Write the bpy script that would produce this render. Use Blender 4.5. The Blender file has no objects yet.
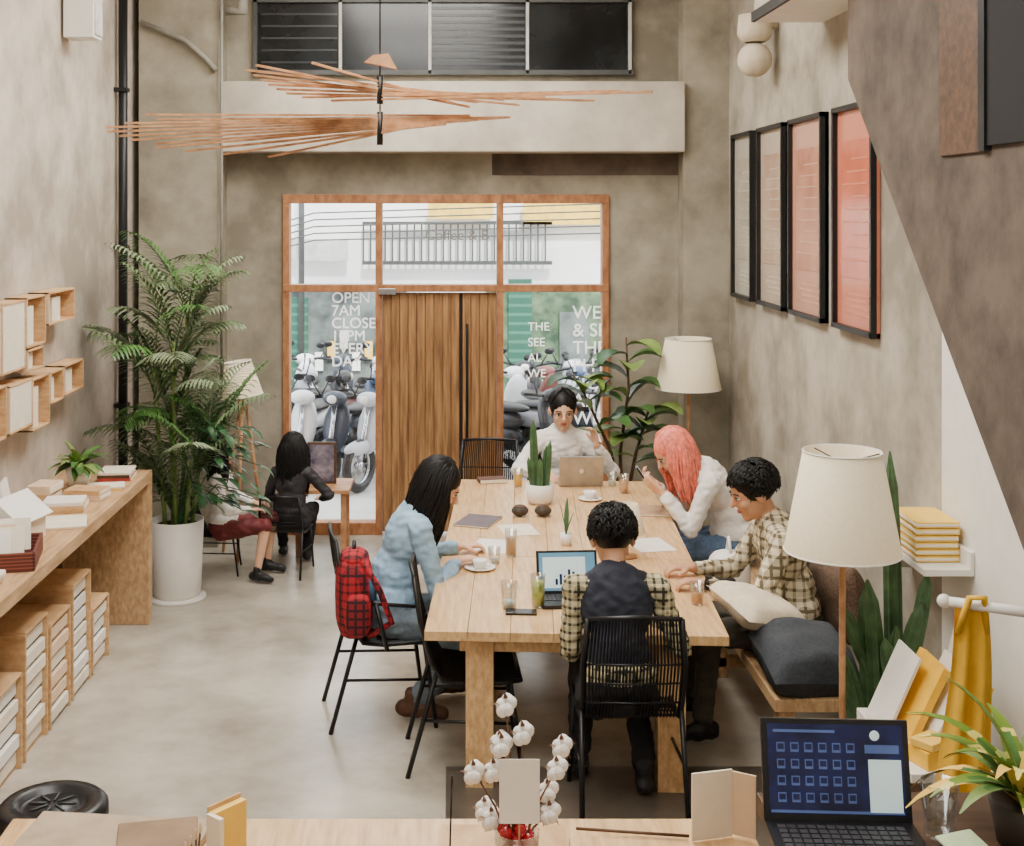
import bpy,math,random
import numpy as np
from mathutils import Vector,Matrix,noise
random.seed(3)
F=1300.0;CX=450.0;CY=210.0;H=2.7
V=Vector
def at(px,py,Y):
    s=F/Y; return V(((px-CX)/s,Y,H-(py-CY)/s))
def onz(px,py,z):
    Y=F*(H-z)/(py-CY); return V(((px-CX)*Y/F,Y,z))
def R(x=0,y=0,z=0):
    return Matrix.Rotation(math.radians(z),4,'Z')@Matrix.Rotation(math.radians(y),4,'Y')@Matrix.Rotation(math.radians(x),4,'X')
def TR(loc,x=0,y=0,z=0): return Matrix.Translation(V(loc))@R(x,y,z)
# ---------------- materials
MC={}
def lin(c): return tuple(((v/255.0)/12.92 if v/255.0<=.04045 else ((v/255.0+.055)/1.055)**2.4) for v in c)
def M(name,col=(200,200,200),rough=.6,var=.12,scale=8,bump=0.0,metal=0,kind='noise',col2=None,emit=0,stretch=(1,1,1),freq=14,spec=.4):
    if name in MC: return MC[name]
    m=bpy.data.materials.new(name); m.use_nodes=True; nt=m.node_tree; N=nt.nodes; L=nt.links
    p=N['Principled BSDF']; p.inputs['Roughness'].default_value=rough; p.inputs['Metallic'].default_value=metal
    p.inputs['Specular IOR Level'].default_value=spec
    c=lin(col); tc=N.new('ShaderNodeTexCoord'); mp=N.new('ShaderNodeMapping'); L.new(tc.outputs['Object'],mp.inputs[0])
    mp.inputs['Scale'].default_value=stretch
    c2=lin(col2) if col2 else tuple(v*(1-var*1.6) for v in c)
    c1=c if col2 else tuple(min(1,v*(1+var)) for v in c)
    nz=N.new('ShaderNodeTexNoise'); nz.inputs['Scale'].default_value=scale; nz.inputs['Detail'].default_value=6; nz.inputs['Roughness'].default_value=.6
    L.new(mp.outputs[0],nz.inputs['Vector'])
    mix=N.new('ShaderNodeMix'); mix.data_type='RGBA'; mix.inputs[6].default_value=(*c1,1); mix.inputs[7].default_value=(*c2,1)
    fac=nz.outputs['Fac']
    if kind=='concrete':
        n2=N.new('ShaderNodeTexNoise'); n2.inputs['Scale'].default_value=scale*.22; n2.inputs['Detail'].default_value=5; n2.inputs['Distortion'].default_value=.6
        L.new(mp.outputs[0],n2.inputs['Vector'])
        ad=N.new('ShaderNodeMath'); ad.operation='ADD'; L.new(nz.outputs['Fac'],ad.inputs[0]); L.new(n2.outputs['Fac'],ad.inputs[1])
        mr=N.new('ShaderNodeMapRange'); mr.inputs[1].default_value=.8; mr.inputs[2].default_value=1.2; L.new(ad.outputs[0],mr.inputs[0]); fac=mr.outputs[0]
    elif kind=='noise':
        mr=N.new('ShaderNodeMapRange'); mr.inputs[1].default_value=.35; mr.inputs[2].default_value=.65; L.new(fac,mr.inputs[0]); fac=mr.outputs[0]
    elif kind in('plaid','stripe'):
        sx=N.new('ShaderNodeSeparateXYZ'); L.new(mp.outputs[0],sx.inputs[0]); outs=[]
        for i in range(3):
            if kind=='stripe' and i!=2: continue
            a=N.new('ShaderNodeMath');a.operation='MULTIPLY';a.inputs[1].default_value=freq;L.new(sx.outputs[i],a.inputs[0])
            b=N.new('ShaderNodeMath');b.operation='FRACT';L.new(a.outputs[0],b.inputs[0])
            d=N.new('ShaderNodeMath');d.operation='LESS_THAN';d.inputs[1].default_value=.32;L.new(b.outputs[0],d.inputs[0]);
            e=N.new('ShaderNodeMath');e.operation='MULTIPLY';e.inputs[1].default_value=.5 if kind=='plaid' else 1;L.new(d.outputs[0],e.inputs[0]);outs.append(e.outputs[0])
        fac=outs[0]
        for o in outs[1:]:
            a=N.new('ShaderNodeMath');a.operation='ADD';a.use_clamp=True;L.new(fac,a.inputs[0]);L.new(o,a.inputs[1]);fac=a.outputs[0]
    L.new(fac,mix.inputs[0]); L.new(mix.outputs[2],p.inputs['Base Color'])
    if emit:
        L.new(mix.outputs[2],p.inputs['Emission Color']); p.inputs['Emission Strength'].default_value=emit
    if bump:
        bp=N.new('ShaderNodeBump'); bp.inputs['Strength'].default_value=bump; bp.inputs['Distance'].default_value=.02
        L.new(nz.outputs['Fac'],bp.inputs['Height']); L.new(bp.outputs[0],p.inputs['Normal'])
    MC[name]=m; return m
def glassmat(name,tint=(1,1,1),gl=.08):
    if name in MC: return MC[name]
    m=bpy.data.materials.new(name); m.use_nodes=True; nt=m.node_tree; nt.nodes.clear(); N=nt.nodes; L=nt.links
    o=N.new('ShaderNodeOutputMaterial'); t=N.new('ShaderNodeBsdfTransparent'); t.inputs[0].default_value=(*tint,1)
    g=N.new('ShaderNodeBsdfGlossy'); g.inputs['Roughness'].default_value=.05; x=N.new('ShaderNodeMixShader')
    lw=N.new('ShaderNodeLayerWeight'); lw.inputs[0].default_value=.25
    a=N.new('ShaderNodeMath');a.operation='MULTIPLY_ADD';a.inputs[1].default_value=.6;a.inputs[2].default_value=gl;L.new(lw.outputs['Facing'],a.inputs[0]);L.new(a.outputs[0],x.inputs[0])
    L.new(t.outputs[0],x.inputs[1]);L.new(g.outputs[0],x.inputs[2]);L.new(x.outputs[0],o.inputs[0]); MC[name]=m; return m
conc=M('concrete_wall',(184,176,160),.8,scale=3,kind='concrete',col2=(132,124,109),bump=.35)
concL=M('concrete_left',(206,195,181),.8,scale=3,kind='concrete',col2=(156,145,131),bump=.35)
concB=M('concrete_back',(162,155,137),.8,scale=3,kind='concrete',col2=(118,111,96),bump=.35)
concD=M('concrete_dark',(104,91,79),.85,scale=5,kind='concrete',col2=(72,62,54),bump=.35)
floorm=M('floor_concrete',(200,192,177),.22,scale=1.6,kind='concrete',col2=(140,132,119),bump=.04)
floord=M('floor_shadow_tone',(104,95,84),.3,scale=3,kind='concrete',col2=(76,69,61))  # darker floor tone that carries the painted shadow
white=M('white_paint',(238,234,226),.55,var=.03)
cream=M('paper_cream',(236,226,206),.7,var=.05)
pinkb=M('box_beige',(226,198,166),.7,var=.05)
boxw=M('box_light_wood',(218,180,132),.6,scale=6,col2=(190,148,102),stretch=(2,1,6))
wood=M('wood_table',(226,188,136),.36,scale=5,col2=(192,150,100),stretch=(9,.8,4),bump=.03)
woodc=M('wood_counter',(206,170,126),.5,scale=5,col2=(168,132,92),stretch=(9,.8,4))
woodd=M('wood_door',(172,128,82),.5,scale=4,col2=(112,78,46),stretch=(9,3,.6),bump=.1)
woodf=M('wood_frame',(176,122,80),.5,scale=4,col2=(134,86,52),stretch=(4,4,2))
wooddk=M('wood_brown',(98,70,48),.55,scale=5,col2=(68,48,32),stretch=(1,5,5))
woods=M('wood_slat',(202,152,106),.5,scale=5,col2=(156,108,70),stretch=(2,2,2))
black=M('black_metal',(18,18,20),.4,var=.2)
blackp=M('black_plastic',(26,26,29),.35,var=.1)
dark=M('dark_glass',(30,33,35),.15,var=.5,scale=1.5)
skin=M('skin',(224,176,144),.5,var=.05,scale=20)
skin2=M('skin_tan',(200,148,114),.5,var=.05,scale=20)
hairb=M('hair_black',(14,12,12),.5,var=.3,scale=40,spec=.25)
hairp=M('hair_pink',(238,128,106),.5,var=.2,scale=30)
lip=M('lips',(176,88,82),.45,var=.03); eyew=M('eye_white',(225,220,214),.3,var=.01); brow=M('brow',(35,26,24),.7)
lampm=M('lampshade_fabric',(238,224,192),.8,var=.03,scale=60,emit=.05)
green=M('leaf_green',(74,114,54),.45,var=.3,scale=6); green2=M('leaf_dark',(52,92,54),.4,var=.3,scale=6)
greenl=M('leaf_light',(124,150,76),.5,var=.2); cact=M('cactus_green',(74,106,68),.6,var=.25,scale=10)
yel=M('yellow_cloth',(244,190,52),.7,var=.08); yelb=M('yellow_paper',(240,198,88),.6,var=.05)
glass=glassmat('pane_glass',gl=.02); cupg=glassmat('cup_glass',(.95,.97,.97),.1)
soil=M('soil',(50,38,28),.9,bump=.5)
# ---------------- mesh builder
class B:
    def __init__(s,T=None): s.v=[];s.f=[];s.m=[];s.s=[];s.mats=[];s.T=T or Matrix.Identity(4)
    def mi(s,m):
        if m not in s.mats: s.mats.append(m)
        return s.mats.index(m)
    def add(s,vs,fs,m,sm=False):
        o=len(s.v); i=s.mi(m)
        s.v+= [s.T@V(v) for v in vs]
        for f in fs: s.f.append([o+k for k in f]); s.m.append(i); s.s.append(sm)
    def box(s,c,d,m,rot=None):
        r=rot or Matrix.Identity(4); c=V(c)
        vs=[c+(r@V((x*d[0]/2,y*d[1]/2,z*d[2]/2))) for x in(-1,1) for y in(-1,1) for z in(-1,1)]
        s.add(vs,[(0,1,3,2),(4,6,7,5),(0,4,5,1),(2,3,7,6),(0,2,6,4),(1,5,7,3)],m)
    def b2(s,a,b,m): s.box([(a[i]+b[i])/2 for i in range(3)],[abs(b[i]-a[i]) for i in range(3)],m)
    def tube(s,pts,r,m,n=8,caps=True):
        pts=[V(p) for p in pts]; k=len(pts); rs=r if isinstance(r,(list,tuple)) else [r]*k
        vs=[];fs=[];prev=None
        for i,p in enumerate(pts):
            d=(pts[min(i+1,k-1)]-pts[max(i-1,0)])
            d=d.normalized() if d.length>1e-9 else V((0,0,1))
            if prev is None: a=d.cross(V((0,0,1)) if abs(d.z)<.9 else V((1,0,0))).normalized()
            else:
                a=prev-d*prev.dot(d); a=a.normalized() if a.length>1e-6 else d.orthogonal().normalized()
            prev=a; b=d.cross(a)
            for j in range(n):
                t=2*math.pi*j/n; vs.append(p+(a*math.cos(t)+b*math.sin(t))*rs[i])
        for i in range(k-1):
            for j in range(n): fs.append((i*n+j,i*n+(j+1)%n,(i+1)*n+(j+1)%n,(i+1)*n+j))
        if caps: fs.append(tuple(range(n-1,-1,-1))); fs.append(tuple((k-1)*n+j for j in range(n)))
        s.add(vs,fs,m,n>4)
    def cyl(s,a,b,ra,m,rb=None,n=16): s.tube([a,b],[ra,ra if rb is None else rb],m,n)
    def ell(s,c,r,m,rot=None,sg=16,rg=10,e1=1,e2=1):
        ro=rot or Matrix.Identity(4); c=V(c); vs=[];fs=[]
        if not isinstance(r,(list,tuple)): r=(r,r,r)
        pw=lambda x,e: math.copysign(abs(x)**e,x)
        vs.append(c+ro@V((0,0,-r[2])))
        for i in range(1,rg):
            ph=-math.pi/2+math.pi*i/rg
            for j in range(sg):
                th=2*math.pi*j/sg
                vs.append(c+ro@V((r[0]*pw(math.cos(ph),e1)*pw(math.cos(th),e2),r[1]*pw(math.cos(ph),e1)*pw(math.sin(th),e2),r[2]*pw(math.sin(ph),e1))))
        vs.append(c+ro@V((0,0,r[2])))
        for j in range(sg): fs.append((0,1+(j+1)%sg,1+j))
        for i in range(rg-2):
            for j in range(sg):
                a=1+i*sg; fs.append((a+j,a+(j+1)%sg,a+sg+(j+1)%sg,a+sg+j))
        t=len(vs)-1;a=1+(rg-2)*sg
        for j in range(sg): fs.append((a+j,a+(j+1)%sg,t))
        s.add(vs,fs,m,True)
    def lathe(s,prof,c,m,n=28,rot=None):
        ro=rot or Matrix.Identity(4); c=V(c); vs=[];fs=[]
        for (r,z) in prof:
            for j in range(n):
                t=2*math.pi*j/n; vs.append(c+ro@V((r*math.cos(t),r*math.sin(t),z)))
        for i in range(len(prof)-1):
            for j in range(n): fs.append((i*n+j,i*n+(j+1)%n,(i+1)*n+(j+1)%n,(i+1)*n+j))
        s.add(vs,fs,m,True)
    def torus(s,c,R_,r,m,axis='X',n=28,k=10):
        c=V(c);vs=[];fs=[]
        for i in range(n):
            t=2*math.pi*i/n
            for j in range(k):
                u=2*math.pi*j/k; a=(R_+r*math.cos(u))*math.cos(t);b_=(R_+r*math.cos(u))*math.sin(t);h=r*math.sin(u)
                vs.append(c+(V((h,a,b_)) if axis=='X' else V((a,h,b_)) if axis=='Y' else V((a,b_,h))))
        for i in range(n):
            for j in range(k): fs.append((i*k+j,((i+1)%n)*k+j,((i+1)%n)*k+(j+1)%k,i*k+(j+1)%k))
        s.add(vs,fs,m,True)
    def prism(s,poly,axis,a,b,m):
        n=len(poly); f=(lambda p,h:(h,p[0],p[1])) if axis=='X' else (lambda p,h:(p[0],h,p[1])) if axis=='Y' else (lambda p,h:(p[0],p[1],h))
        vs=[f(p,a) for p in poly]+[f(p,b) for p in poly]
        s.add(vs,[tuple(range(n)),tuple(range(2*n-1,n-1,-1))]+[(i,(i+1)%n,n+(i+1)%n,n+i) for i in range(n)],m)
    def cushion(s,c,w,h,t,m,rot=None,n=14):
        ro=rot or Matrix.Identity(4);c=V(c);vs=[];fs=[]
        for sd in(1,-1):
            for i in range(n+1):
                for j in range(n+1):
                    u=-1+2*i/n;v=-1+2*j/n
                    z=t*.5*math.sqrt(max(0,(1-u**4)*(1-v**4)))*(1+.2*noise.noise(V((u*2,v*2,c.x*9))))
                    k=1-.06*(1-abs(u*v))*(abs(u)**6+abs(v)**6)
                    vs.append(c+ro@V((u*w/2*k,v*h/2*k,sd*z)))
        q=(n+1)**2
        for i in range(n):
            for j in range(n):
                a=i*(n+1)+j; fs.append((a,a+n+1,a+n+2,a+1)); fs.append((q+a,q+a+1,q+a+n+2,q+a+n+1))
        s.add(vs,fs,m,True)
    def leaf(s,base,d,L,W,droop,m,up=V((0,0,1)),n=5,fold=.12,shape=1.0):
        d=V(d).normalized(); side=d.cross(up); side=side.normalized() if side.length>1e-4 else V((1,0,0))
        p=V(base); vs=[];fs=[]
        dd=d.copy()
        for i in range(n+1):
            t=i/n; w=W*.5*(math.sin(math.pi*min(1,(t*.9+.06)**shape)))
            nn=side.cross(dd).normalized()
            vs+= [p-side*w+nn*w*fold*2,p.copy(),p+side*w+nn*w*fold*2]
            p=p+dd*(L/n); dd=(dd+V((0,0,-droop/n))).normalized()
        for i in range(n):
            a=i*3; fs+= [(a,a+1,a+4,a+3),(a+1,a+2,a+5,a+4)]
        s.add(vs,fs,m,True)
    def obj(s,name,bevel=0,parent=None,keep=False):
        me=bpy.data.meshes.new(name)
        mn=V([min(v[i] for v in s.v) for i in range(3)]); mx=V([max(v[i] for v in s.v) for i in range(3)])
        o=V(((mn.x+mx.x)/2,(mn.y+mx.y)/2,mn.z)) if not keep else V((0,0,0))
        me.from_pydata([v-o for v in s.v],[],s.f)
        for m in s.mats: me.materials.append(m)
        me.polygons.foreach_set('material_index',s.m); me.polygons.foreach_set('use_smooth',s.s); me.update()
        ob=bpy.data.objects.new(name,me); bpy.context.scene.collection.objects.link(ob); ob.location=o
        if bevel:
            bv=ob.modifiers.new('bev','BEVEL'); bv.width=bevel; bv.segments=2; bv.limit_method='ANGLE'
        if parent: setpar(ob,parent)
        return ob
def setpar(ob,e):
    ob.parent=e; ob.matrix_parent_inverse=Matrix.Translation(e.location).inverted()
def empty(name,loc):
    e=bpy.data.objects.new(name,None); e.location=loc; e.empty_display_size=.1; bpy.context.scene.collection.objects.link(e); return e
# ================= ROOM
XL=-2.55;XR=2.27;YB=10.83;ZC=5.0;Y0=-2.0
b=B();b.b2((-2.75,Y0,-.1),(2.5,YB+.2,0),floorm);b.obj('floor')
b=B();b.b2((-.02,3.6,0.0),(XR,6.3,.004),floord);b.obj('floor_shadow_patch')  # thin dark slab: floor shadow put in as colour
b=B();b.b2((-2.75,Y0,ZC),(2.5,YB+.2,ZC+.1),white);b.obj('ceiling')
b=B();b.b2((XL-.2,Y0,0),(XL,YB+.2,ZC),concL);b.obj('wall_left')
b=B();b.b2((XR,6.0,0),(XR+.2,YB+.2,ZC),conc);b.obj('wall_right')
b=B();b.b2((XR,Y0,0),(XR+.2,6.0,ZC),white);b.obj('wall_right_white')
b=B();b.b2((XL,Y0-.2,0),(XR,Y0,ZC),white);b.obj('wall_rear')
DX0,DX1,DZ=-1.39,1.32,2.81
b=B()
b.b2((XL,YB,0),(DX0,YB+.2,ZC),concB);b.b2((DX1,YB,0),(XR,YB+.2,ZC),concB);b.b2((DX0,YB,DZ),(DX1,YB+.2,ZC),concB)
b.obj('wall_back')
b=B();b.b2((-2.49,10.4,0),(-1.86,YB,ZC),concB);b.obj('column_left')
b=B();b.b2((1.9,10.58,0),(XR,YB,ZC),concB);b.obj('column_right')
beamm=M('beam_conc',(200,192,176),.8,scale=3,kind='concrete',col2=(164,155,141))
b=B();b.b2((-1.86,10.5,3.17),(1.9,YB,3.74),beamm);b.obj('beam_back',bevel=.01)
b=B();b.b2((.35,YB-.012,2.99),(1.9,YB-.001,3.17),concD);b.obj('beam_shadow_strip')  # dark strip on the wall, painted shadow below the beam
# upper windows
b=B()
gx=[at(x,0,YB).x for x in(258,341,430,527,629)]
z0,z1=3.86,4.42
b.b2((gx[0],YB-.03,z0),(gx[-1],YB-.005,z1),dark)
fr=M('window_frame_grey',(70,72,70),.5); fl=M('window_frame_light',(190,188,180),.5); lv_=M('louver_dark',(48,52,54),.3)
for k in range(9): b.b2((gx[2]+.02,YB-.036,z0+.04+k*.058),(gx[3]-.02,YB-.03,z0+.065+k*.058),lv_)
for k in range(5): b.b2((gx[0]+.03,YB-.036,z0+.06+k*.1),(gx[1]-.03,YB-.03,z0+.075+k*.1),lv_)
for x in gx[1:]: b.b2((x-.012,YB-.07,z0-.03),(x+.012,YB-.03,z1+.03),fl)
b.b2((gx[0]-.03,YB-.07,z1),(gx[-1]+.03,YB-.03,z1+.04),fr);b.b2((gx[0]-.03,YB-.07,z0-.04),(gx[-1]+.03,YB-.03,z0),fr)
b.b2((gx[0]-.03,YB-.07,z0-.04),(gx[0],YB-.03,z1+.04),fr)
b.obj('window_1')
# door frame
b=B();t=.055
x1=at(379,0,YB).x;x2=at(500,0,YB).x;zt=2.05
for x in(DX0+t/2,x1,x2,DX1-t/2): b.b2((x-t/2,YB-.04,0),(x+t/2,YB+.12,DZ),woodf)
b.b2((DX0,YB-.045,DZ-t),(DX1,YB+.12,DZ+.02),woodf);b.b2((DX0,YB-.045,zt-.03),(DX1,YB+.12,zt+.03),woodf)
b.b2((DX0,YB-.03,0),(x1,YB+.1,.1),woodf);b.b2((x2,YB-.03,0),(DX1,YB+.1,.1),woodf)
b.obj('door_frame',bevel=.004)
b=B();xm=at(461,0,YB).x
def planks(xa,xb):
    n=max(2,round((xb-xa)/.075))
    for i in range(n):
        a=xa+(xb-xa)*i/n; b.b2((a+.003,YB+.0,.02),(a+(xb-xa)/n-.003,YB+.05,zt-.04),woodd)
    b.b2((xa,YB+.02,.02),(xb,YB+.045,zt-.04),woodd)
planks(x1+.03,xm-.012)
b.obj('door_1',bevel=.004)
b=B();planks(xm+.012,x2-.03)
b.b2((xm-.012,YB+.01,.02),(xm+.012,YB+.04,zt-.04),black)
b.tube([(xm+.05,YB-.03,1.75),(xm+.05,YB-.06,1.7),(xm+.05,YB-.06,.85),(xm+.05,YB-.03,.8)],.012,black)
b.b2((x1+.0,YB-.07,2.0),(x1+.14,YB-.04,2.05),M('closer_metal',(150,150,150),.3,metal=.8))
b.obj('door_2',bevel=.003)
for wi,(xa,xb,za,zb) in enumerate(((DX0,x1,.1,zt),(x2,DX1,.1,zt),(DX0,x1,zt,DZ),(x1,x2,zt,DZ),(x2,DX1,zt,DZ))):
    b=B();b.b2((xa+.03,YB+.055,za+.01),(xb-.03,YB+.061,zb-.03),glass);b.obj('window_%d'%(wi+2))
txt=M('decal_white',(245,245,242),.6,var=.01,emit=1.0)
def text(name,s,loc,size,mat,rx=90,rz=0,sp=1.0):
    c=bpy.data.curves.new(name,'FONT');c.body=s;c.size=size;c.extrude=.001;c.space_line=sp
    o=bpy.data.objects.new(name,c);o.location=loc;o.rotation_euler=(math.radians(rx),0,math.radians(rz));o.data.materials.append(mat)
    bpy.context.scene.collection.objects.link(o);return o
p=at(573,319,YB);text('glass_lettering','WE\n& SE\nTHE\nPHY\nSIC\nAL\nWE\n& A',(p.x,YB+.04,p.z),.155,txt,sp=.95)
p=at(528,331,YB);text('glass_lettering','THE\nSEE\nAL\nWE',(p.x,YB+.04,p.z),.1,txt,sp=1.3)
p=at(331,303,YB);text('glass_lettering','OPEN\n7AM\nCLOSE\n10PM\nEVERY\nDAY',(p.x,YB+.04,p.z),.125,txt,sp=.85)
p=at(425,240,YB);text('glass_lettering','Coffee & B',(p.x,YB+.04,p.z),.12,M('decal_grey',(120,120,116),.6))
# exterior
street=M('street',(206,204,198),.8,scale=2,kind='concrete',col2=(150,148,142))
b=B();b.b2((-9,YB+.2,-.12),(9,22,-.02),street);b.obj('ground_street')
fac=M('facade_white',(240,238,232),.8,scale=1,var=.04); facg=M('shutter_green',(36,84,66),.6,kind='stripe',freq=8,col2=(60,110,90))
awn=M('awning',(232,190,80),.7);shop=M('shop_interior',(44,52,52),.7,scale=2.6,col2=(116,124,118));shopg=M('shop_greenery',(40,66,46),.8,scale=5,col2=(104,124,92))
b=B();b.b2((-9,18,0),(9,18.3,8),fac)
b.b2((-3.2,17.85,0),(-.6,18,1.62),shop);b.b2((.5,17.85,0),(3.2,18,1.6),shopg)
b.b2((.8,17.8,0),(1.12,17.9,1.75),facg);b.b2((-2.25,17.8,.1),(-1.95,17.9,1.5),facg);b.b2((1.5,17.8,.3),(1.9,17.86,1.3),shop)
for k in range(6): b.b2((-1.85+k*.17,17.8,.5+.15*(k%3)),(-1.74+k*.17,17.84,.75+.15*(k%3)),(fac,awn,fl)[k%3])
for i in range(26): b.b2((-1.2+i*.1,17.85,2.0),(-1.18+i*.1,17.9,2.5),fr)
b.b2((-1.2,17.8,1.95),(1.4,17.9,2.0),fr);b.b2((-1.2,17.8,2.5),(1.4,17.9,2.54),fr)
b.b2((1.0,17.8,2.5),(2.4,17.9,2.8),awn);b.b2((-.3,17.8,2.58),(.6,17.84,2.8),awn);b.b2((-2.3,17.8,2.0),(-1.4,17.86,2.3),fl)
for i in range(5): b.tube([(-3.4+i*.1,17.4,1.9+i*.1),(-1.8,17.2,2.3+i*.09),(2.6,17.5,2.4+i*.1)],.01,fr,n=5)
b.tube([(-2.0,17.5,0),(-2.0,17.5,5)],.04,fr)
b.obj('street_building')
def bike(x,y,rz,col):
    T=TR((x,y,-.02),z=rz)@Matrix.Scale(.92,4); b=B(T); bm_=M('bike_%d_%d_%d'%col,col,.3,var=.05); ch=M('chrome',(200,200,205),.2,metal=.9)
    for yy in(-.6,.6):
        b.torus((0,yy,.28),.23,.05,blackp); b.torus((0,yy,.28),.19,.015,ch)
        b.cyl((-.04,yy,.28),(.04,yy,.28),.04,ch)
        for k in range(6):
            a=k*math.pi/3; b.tube([(0,yy,.28),(0,yy+.2*math.cos(a),.28+.2*math.sin(a))],.006,ch,n=4)
    b.ell((0,-.38,.62),(.13,.38,.12),bm_); b.ell((0,-.3,.42),(.12,.28,.15),blackp); b.ell((0,-.3,.76),(.13,.38,.06),blackp)
    b.ell((0,.38,.66),(.15,.09,.30),bm_,rot=R(x=18)); b.box((0,.12,.33),(.22,.4,.06),bm_); b.ell((0,.6,.47),(.07,.26,.08),bm_)
    b.tube([(0,.6,.28),(0,.42,.9)],.03,ch); b.tube([(-.33,.3,.99),(-.12,.38,.96),(.12,.38,.96),(.33,.3,.99)],.018,blackp)
    b.ell((0,.42,.95),(.14,.1,.08),bm_); b.ell((0,.5,.95),(.06,.03,.045),eyew)
    for sx in(-1,1): b.tube([(sx*.2,.37,.98),(sx*.28,.4,1.12)],.008,blackp); b.ell((sx*.3,.4,1.15),(.06,.012,.04),blackp)
    b.tube([(.15,-.1,.25),(.16,-.7,.32)],.04,ch)
    b.obj('motorbike')
cols=[(190,192,198),(60,66,78),(230,230,232),(120,70,64),(80,98,124),(44,44,48)]
k=0
for row,y in enumerate((13.0,14.2,15.5)):
    for i in range(5): bike(-.6-.16*row-.4*i,y+.1*i,150+k*11,cols[k%6]);k+=1
    for i in range(4): bike(.75+.1*row+.46*i,y+.1*i+.2,140+k*17,cols[k%6]);k+=1
# ================ STAIR, beams
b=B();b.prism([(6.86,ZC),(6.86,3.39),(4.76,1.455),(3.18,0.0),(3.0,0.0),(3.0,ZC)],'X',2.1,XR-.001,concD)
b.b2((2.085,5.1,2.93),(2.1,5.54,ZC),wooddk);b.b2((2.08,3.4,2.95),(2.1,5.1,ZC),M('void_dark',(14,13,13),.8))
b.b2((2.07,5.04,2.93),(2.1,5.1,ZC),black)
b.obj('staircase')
b=B();b.b2((1.85,6.9,3.86),(XR-.001,7.9,ZC),conc);b.b2((1.85,6.88,3.84),(XR-.001,7.9,3.86),white);b.b2((1.83,6.9,3.84),(1.85,7.9,3.9),M('black_edge',(40,38,36),.6));b.obj('beam_landing')
lshade=M('lamp_cream',(206,192,168),.7)
b=B()
b.cyl((XR,9,3.98),(XR-.12,9,3.98),.03,lshade);b.lathe([(0,.14),(.11,.13),(.12,.0),(.1,-.04),(.07,-.06)],(XR-.16,9,3.92),lshade);b.ell((XR-.16,9,3.74),.12,lshade);b.obj('wall_lamp')
b=B();p=at(95,15,8.6);b.box((XL+.12,p.y,p.z+.02),(.2,.2,.36),white);b.box((XL+.225,p.y,p.z+.02),(.012,.17,.32),M('spk',(200,200,196),.8));b.b2((XL,p.y-.03,p.z),(XL+.03,p.y+.03,p.z+.06),fr);b.obj('wall_speaker',bevel=.02)
b=B();yy=9.9;b.cyl((XL+.06,yy,.0),(XL+.06,yy,ZC),.035,black);
for z in(1.2,2.4,3.6):b.b2((XL,yy-.05,z),(XL+.1,yy+.05,z+.03),black)
b.obj('drain_pipe')
b=B();pm=M('conduit',(140,136,126),.5)
b.tube([at(140,22,10.36),at(185,40,10.36),at(205,58,10.36),at(216,70,10.36)],.022,pm);b.obj('conduit_pipe')
b=B();b.tube([at(226,10,10.45),at(243,12,10.45),at(243,-20,10.45)],.045,pm);b.obj('duct_elbow_pipe')
b=B();b.cyl((-1.82,10.36,1.2),(-1.82,10.36,ZC),.012,pm);b.obj('electrical_conduit')
# frames
arts=[((188,180,164),(160,150,134)),((190,170,148),(166,126,102)),((200,142,116),(160,106,84)),((208,112,82),(178,92,68))]
pxs=[(737,757),(763,789),(795,829),(840,881)]
for i,(a,c) in enumerate(pxs):
    XW=XR-.003
    y1=F*XR/(a-CX);y0=F*XR/(c-CX);b=B();zb,zt2=2.02,3.29
    am=M('art_%d'%i,arts[i][0],.2,scale=3,col2=arts[i][1]);mm=M('art_mat_%d'%i,tuple(int(v*.85+24) for v in arts[i][0]),.2,scale=4,var=.05);al=M('art_line_%d'%i,tuple(int(v*.85+30) for v in arts[i][0]),.4)
    b.b2((XW-.02,y0,zb),(XW,y1,zt2),mm); b.b2((XW-.024,y0+.1,zb+.3),(XW-.02,y1-.1,zt2-.2),am)
    for k in range(9): b.b2((XW-.026,y0+.14,zb+.4+k*.07),(XW-.024,y1-.14-.08*(k%3),zb+.41+k*.07),al)
    for k in range(4): b.b2((XW-.022,y0+.12,zb+.1+k*.035),(XW-.02,y1-.2-.04*(k%2),zb+.112+k*.035),al)
    for q in((y0,y0+.03,zb,zt2),(y1-.03,y1,zb,zt2),(y0,y1,zb,zb+.03),(y0,y1,zt2-.03,zt2)): b.b2((XW-.05,q[0],q[2]),(XW,q[1],q[3]),black)
    b.obj('framed_poster',bevel=.002)
# ================ CHANDELIER
b=B();hx,hy=(380-450)/173.3,7.5
def PX(x): return (x-450)/173.3
def slat(xl,zl,xr,zr,yaw):
    hz=zl+(zr-zl)*(hx-xl)/(xr-xl); tl=(zr-zl)/(xr-xl)
    d=V((1,math.tan(math.radians(yaw)),tl)); a=V((hx,hy,hz))+d*(xl-hx); c=V((hx,hy,hz))+d*(xr-hx)
    q=(c-a).normalized(); side=q.cross(V((0,0,1))).normalized(); upv=side.cross(q)
    m=Matrix(((q.x,side.x,upv.x),(q.y,side.y,upv.y),(q.z,side.z,upv.z))).to_4x4()
    b.box((a+c)/2,((c-a).length,.022,.012),woods,rot=m)
Zp=lambda y: 2.7-(y-210)/173.3
n=10;L0=[315,262,250,256,262,268,275,284,300,330];R0=[455,470,505,478,520,545,560,590,612,636]
for i in range(n):
    t=i/(n-1)
    slat(PX(L0[i]),Zp(66+33*t),PX(R0[i]),Zp(101+4*math.sin(i*2.1)),24-46*t)
n=12;L1=[165,172,140,118,115,122,128,150,148,175,215,262];R1=[470,512,505,498,488,478,470,452,440,446,425,410]
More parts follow.
